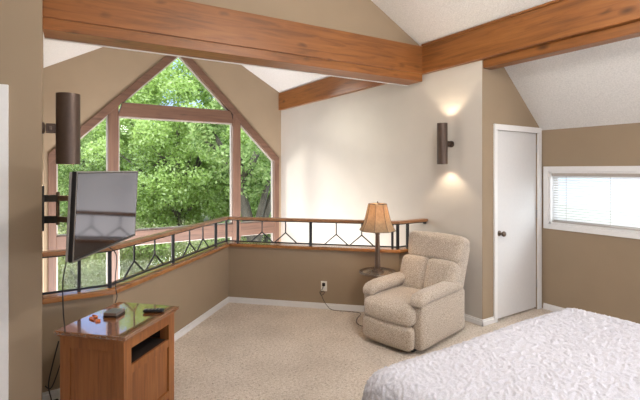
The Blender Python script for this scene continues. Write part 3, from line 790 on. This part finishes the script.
def leaves(centers, radii, n_each, size, squash=.8):
    cs = np.repeat(np.array(centers), n_each, 0); rs = np.repeat(np.array(radii), n_each)
    n = len(cs)
    d = RNG.normal(size=(n, 3)); d /= np.linalg.norm(d, axis=1, keepdims=True)
    p = cs+d*(rs*RNG.uniform(.25, 1, n)**.6)[:, None]*np.array([1, 1, squash])
    nrm = RNG.normal(size=(n, 3))+np.array([-.3, -.4, .9]); nrm /= np.linalg.norm(nrm, axis=1, keepdims=True)
    t = np.cross(nrm, RNG.normal(size=(n, 3))); t /= np.linalg.norm(t, axis=1, keepdims=True); b_ = np.cross(nrm, t)
    s_ = size*RNG.uniform(.6, 1.3, n)[:, None]
    V = np.stack([p-t*s_, p-b_*s_*.55, p+t*s_, p+b_*s_*.55], 1).reshape(-1, 3)
    return V, np.arange(4*n).reshape(n, 4)

def tree(name, label, loc, h, crown_c, crown_r, nclump, clump_r, n_each, leaf, mat, trunk_r=.16, branches=7, group='trees outside the gable window', lean=(0, 0), shell=.55):
    t = thing(name, label, 'tree', loc, 0, group)
    m_ = MB(); top = Vector((lean[0], lean[1], h*.82))
    pts = [Vector((0, 0, -.3)), Vector((lean[0]*.25+.05, lean[1]*.25, h*.28)), Vector((lean[0]*.6-.05, lean[1]*.6, h*.55)), top]
    m_.tube(smooth_path(pts, 4), [trunk_r*(1-.75*i/12) for i in range(13)], 8)
    cc = np.array(crown_c); cr = np.array(crown_r)
    d = RNG.normal(size=(nclump, 3)); d /= np.linalg.norm(d, axis=1, keepdims=True)
    cen = cc+d*cr*(RNG.uniform(shell**3, 1, nclump)**(1/3))[:, None]
    for k in range(branches):
        e = Vector(cen[k % nclump]); z0 = h*RNG.uniform(.3, .75); s0 = Vector((lean[0]*z0/h/.82, lean[1]*z0/h/.82, z0))
        mid = (s0+e)/2+Vector((0, 0, .25))
        m_.tube(smooth_path([s0, mid, e], 4), [trunk_r*.42*(1-.8*i/8) for i in range(9)], 6)
    m_.build('trunk', M['bark'], t, smooth=True)
    V, F = leaves(cen, RNG.uniform(.6, 1.1, nclump)*clump_r, n_each, leaf)
    fast_mesh('crown', V, F, mat, False, t)
    return t
def atdir(px, dist):       # point on the ground plan along a sight line through the window
    c = Vector(((px-320)/427*dist, dist)); return (.8406*c.x+.5417*c.y, -.5417*c.x+.8406*c.y)
def put(kind, label, px, dist, **kw):
    x, y = atdir(px, dist); return tree(kind, label, (x, y, gz(x, y)), **kw)
put('maple_tree', 'big bright green leafy tree filling the middle of the gable window', 178, 15.5, h=7.8, crown_c=(0, 0, 5.75), crown_r=(2.8, 2.4, 3.1), nclump=170, clump_r=.62, n_each=420, leaf=.062, mat=M['leafA'], trunk_r=.17, branches=12)
put('maple_tree', 'bright green tree reaching into the right pane of the window', 243, 16.5, h=7.4, crown_c=(0, 0, 5.2), crown_r=(2.3, 2.2, 2.6), nclump=120, clump_r=.6, n_each=400, leaf=.062, mat=M['leafA'], trunk_r=.15, branches=9)
put('oak_tree', 'old oak with a thick mossy leaning trunk in the right pane', 274, 12.0, h=6.6, crown_c=(-.4, .3, 6.0), crown_r=(1.6, 1.5, 1.5), nclump=46, clump_r=.5, n_each=200, leaf=.07, mat=M['leafB'], trunk_r=.34, branches=7, lean=(-.95, .55))
put('feathery_tree', 'feathery green tree behind the left sconce and left pane', 84, 15.0, h=6.6, crown_c=(0, 0, 4.6), crown_r=(1.7, 1.6, 2.1), nclump=90, clump_r=.5, n_each=260, leaf=.05, mat=M['leafB'], trunk_r=.12, branches=12, shell=.2)
put('feathery_tree', 'slim green tree between the left post and the big leafy tree', 122, 18.5, h=7.4, crown_c=(0, 0, 5.2), crown_r=(1.8, 1.6, 2.3), nclump=90, clump_r=.55, n_each=260, leaf=.055, mat=M['leafB'], trunk_r=.12, branches=10, shell=.2)
for px, ds, lb in ((30, 25, 'distant green tree at the far left of the window'), (92, 31, 'distant green tree glimpsed behind the left window post'), (150, 24, 'distant green tree behind the left of the big pane'), (212, 32, 'distant green tree behind the right window post'), (265, 24, 'distant green tree behind the oak trunk'), (318, 31, 'distant green tree right of the oak trunk')):
    put('woodland_tree', lb, px, ds, h=7.8, crown_c=(0, 0, 4.4), crown_r=(3.3, 2.6, 3.4), nclump=120, clump_r=.9, n_each=220, leaf=.10, mat=M['leafB'], trunk_r=.17, branches=6)
for px, ds, mt_, lb in ((58, 13.5, 'leafC', 'pale olive bush seen below the television'), (100, 13, 'leafC', 'pale olive bush behind the left half wall railing'), (145, 13.5, 'leafC', 'tangled olive bush left of centre beyond the railing'), (185, 14, 'leafA', 'light green bush beyond the middle of the railing'), (222, 13.2, 'leafC', 'olive bush beyond the railing corner'), (258, 13.6, 'leafA', 'light green bush at the foot of the oak')):
    x, y = atdir(px, ds)
    t = thing('bush', lb, 'bush', (x, y, gz(x, y)), 0, 'bushes below the trees')
    cen = np.stack([RNG.uniform(-1.5, 1.5, 60), RNG.uniform(-1, 1, 60), RNG.uniform(.1, 2.9, 60)], -1)
    m_ = MB()
    for k in range(12):
        e = Vector(cen[k]); m_.tube(smooth_path([(e.x*.15, e.y*.15, -.1), e*.6+Vector((0, 0, .3)), e+Vector((0, 0, .35))], 3), [.03*(1-.7*i/6) for i in range(7)], 5)
    m_.build('stems', M['bark'], t)
    V, F = leaves(cen, RNG.uniform(.3, .55, 60), 200, .045); fast_mesh('foliage', V, F, M[mt_], False, t)

# added globe, out of view, to brighten the bedroom
cl = thing('fill_globe', 'white globe added as fill light, out of view over the bed', 'lamp', (1.88, 1.1, 3.25))
MB().lathe([(.07, .80), (.07, .82)], n=24).build('canopy', M['silver'], cl); MB().lathe([(.012, .16), (.012, .82)], n=12).build('rod', M['silver'], cl)
MB().lathe([(.05, .17), (.13, .12), (.17, 0), (.13, -.12), (.04, -.17)], n=32).build('globe', emit('globe_fill_glow', (1, .95, .88, 1), 14), cl, smooth=True)
ld = bpy.data.lights.new('globe_fill', 'POINT'); ld.energy = 92; ld.color = (1, .97, .94); ld.shadow_soft_size = .18
lo = bpy.data.objects.new('globe_fill', ld); COL.objects.link(lo); lo.parent = cl; lo.location = (0, 0, -.37)
# ------------------------------------------------------------------ light
wd = bpy.data.worlds.new('world'); S.world = wd; wd.use_nodes = True; nt = wd.node_tree
bg = nt.nodes['Background']
tc = N(nt, 'ShaderNodeTexCoord'); sx_ = N(nt, 'ShaderNodeSeparateXYZ'); nt.links.new(tc.outputs['Generated'], sx_.inputs[0])
skc = ramp(nt, sx_.outputs['Z'], [(0.0, (.62, .76, 1.0, 1)), (0.22, (.40, .56, 1.0, 1)), (1.0, (.34, .52, .98, 1))])
nt.links.new(skc, bg.inputs['Color']); bg.inputs['Strength'].default_value = 1.6

def sun_or_fill(d, e, ang, c):
    l = bpy.data.lights.new('sun_or_fill', 'SUN'); l.energy = e; l.angle = math.radians(ang); l.color = c
    o = bpy.data.objects.new('sun_or_fill', l); COL.objects.link(o)
    o.rotation_euler = Vector(d).to_track_quat('-Z', 'Y').to_euler(); o.location = (-8, 18, 8); return o
sun_or_fill((1, -1.28, -.44), 2.7, 13, (1, .955, .89))
def area(name, loc, d, sx, sy, e, c):
    l = bpy.data.lights.new(name, 'AREA'); l.shape = 'RECTANGLE'; l.size = sx; l.size_y = sy; l.energy = e; l.color = c
    o = bpy.data.objects.new(name, l); COL.objects.link(o); o.location = loc
    o.rotation_euler = Vector(d).to_track_quat('-Z', 'Z').to_euler(); return o
area('back_fill', (1.8, -1.66, 1.5), (0, 1, 0), 2.7, 1.5, 22, (.96, .98, 1))  # added fill behind the viewpoint, no known window there
area('blind_window_daylight', (UR+1.0, 1.6, 1.7), (-1, 0, -.35), 3.0, 1.6, 120, (.95, .98, 1))
sun_or_fill((.1, .25, -1), 8.5, 110, (.95, .98, 1))  # added broad overhead sky fill to brighten the trees, no second sun
area('side_fill', (UL-.3, 5.6, .2), (1, -.05, .25), 2.2, 2.4, 62, (1, .98, .95))  # added fill through the unseen gap in the left wall
area('lower_room_fill', (1.9, 3.75, -1.3), (0, 1, .55), 3.2, 1.8, 430, (.97, .98, 1))  # added unseen fill under the loft, brightens gable wall and ceiling
area('bedroom_side_fill', (UR+.12, -.45, 1.285), (-1, .12, 0), 1.5, .56, 165, (1, .98, .96))  # added unseen fill from the right, brightens the left walls and cabinet

S.view_settings.view_transform = 'Standard'; S.view_settings.look = 'None'
S.view_settings.gamma = 1; S.view_settings.use_curve_mapping = False; S.view_settings.exposure = 0.22
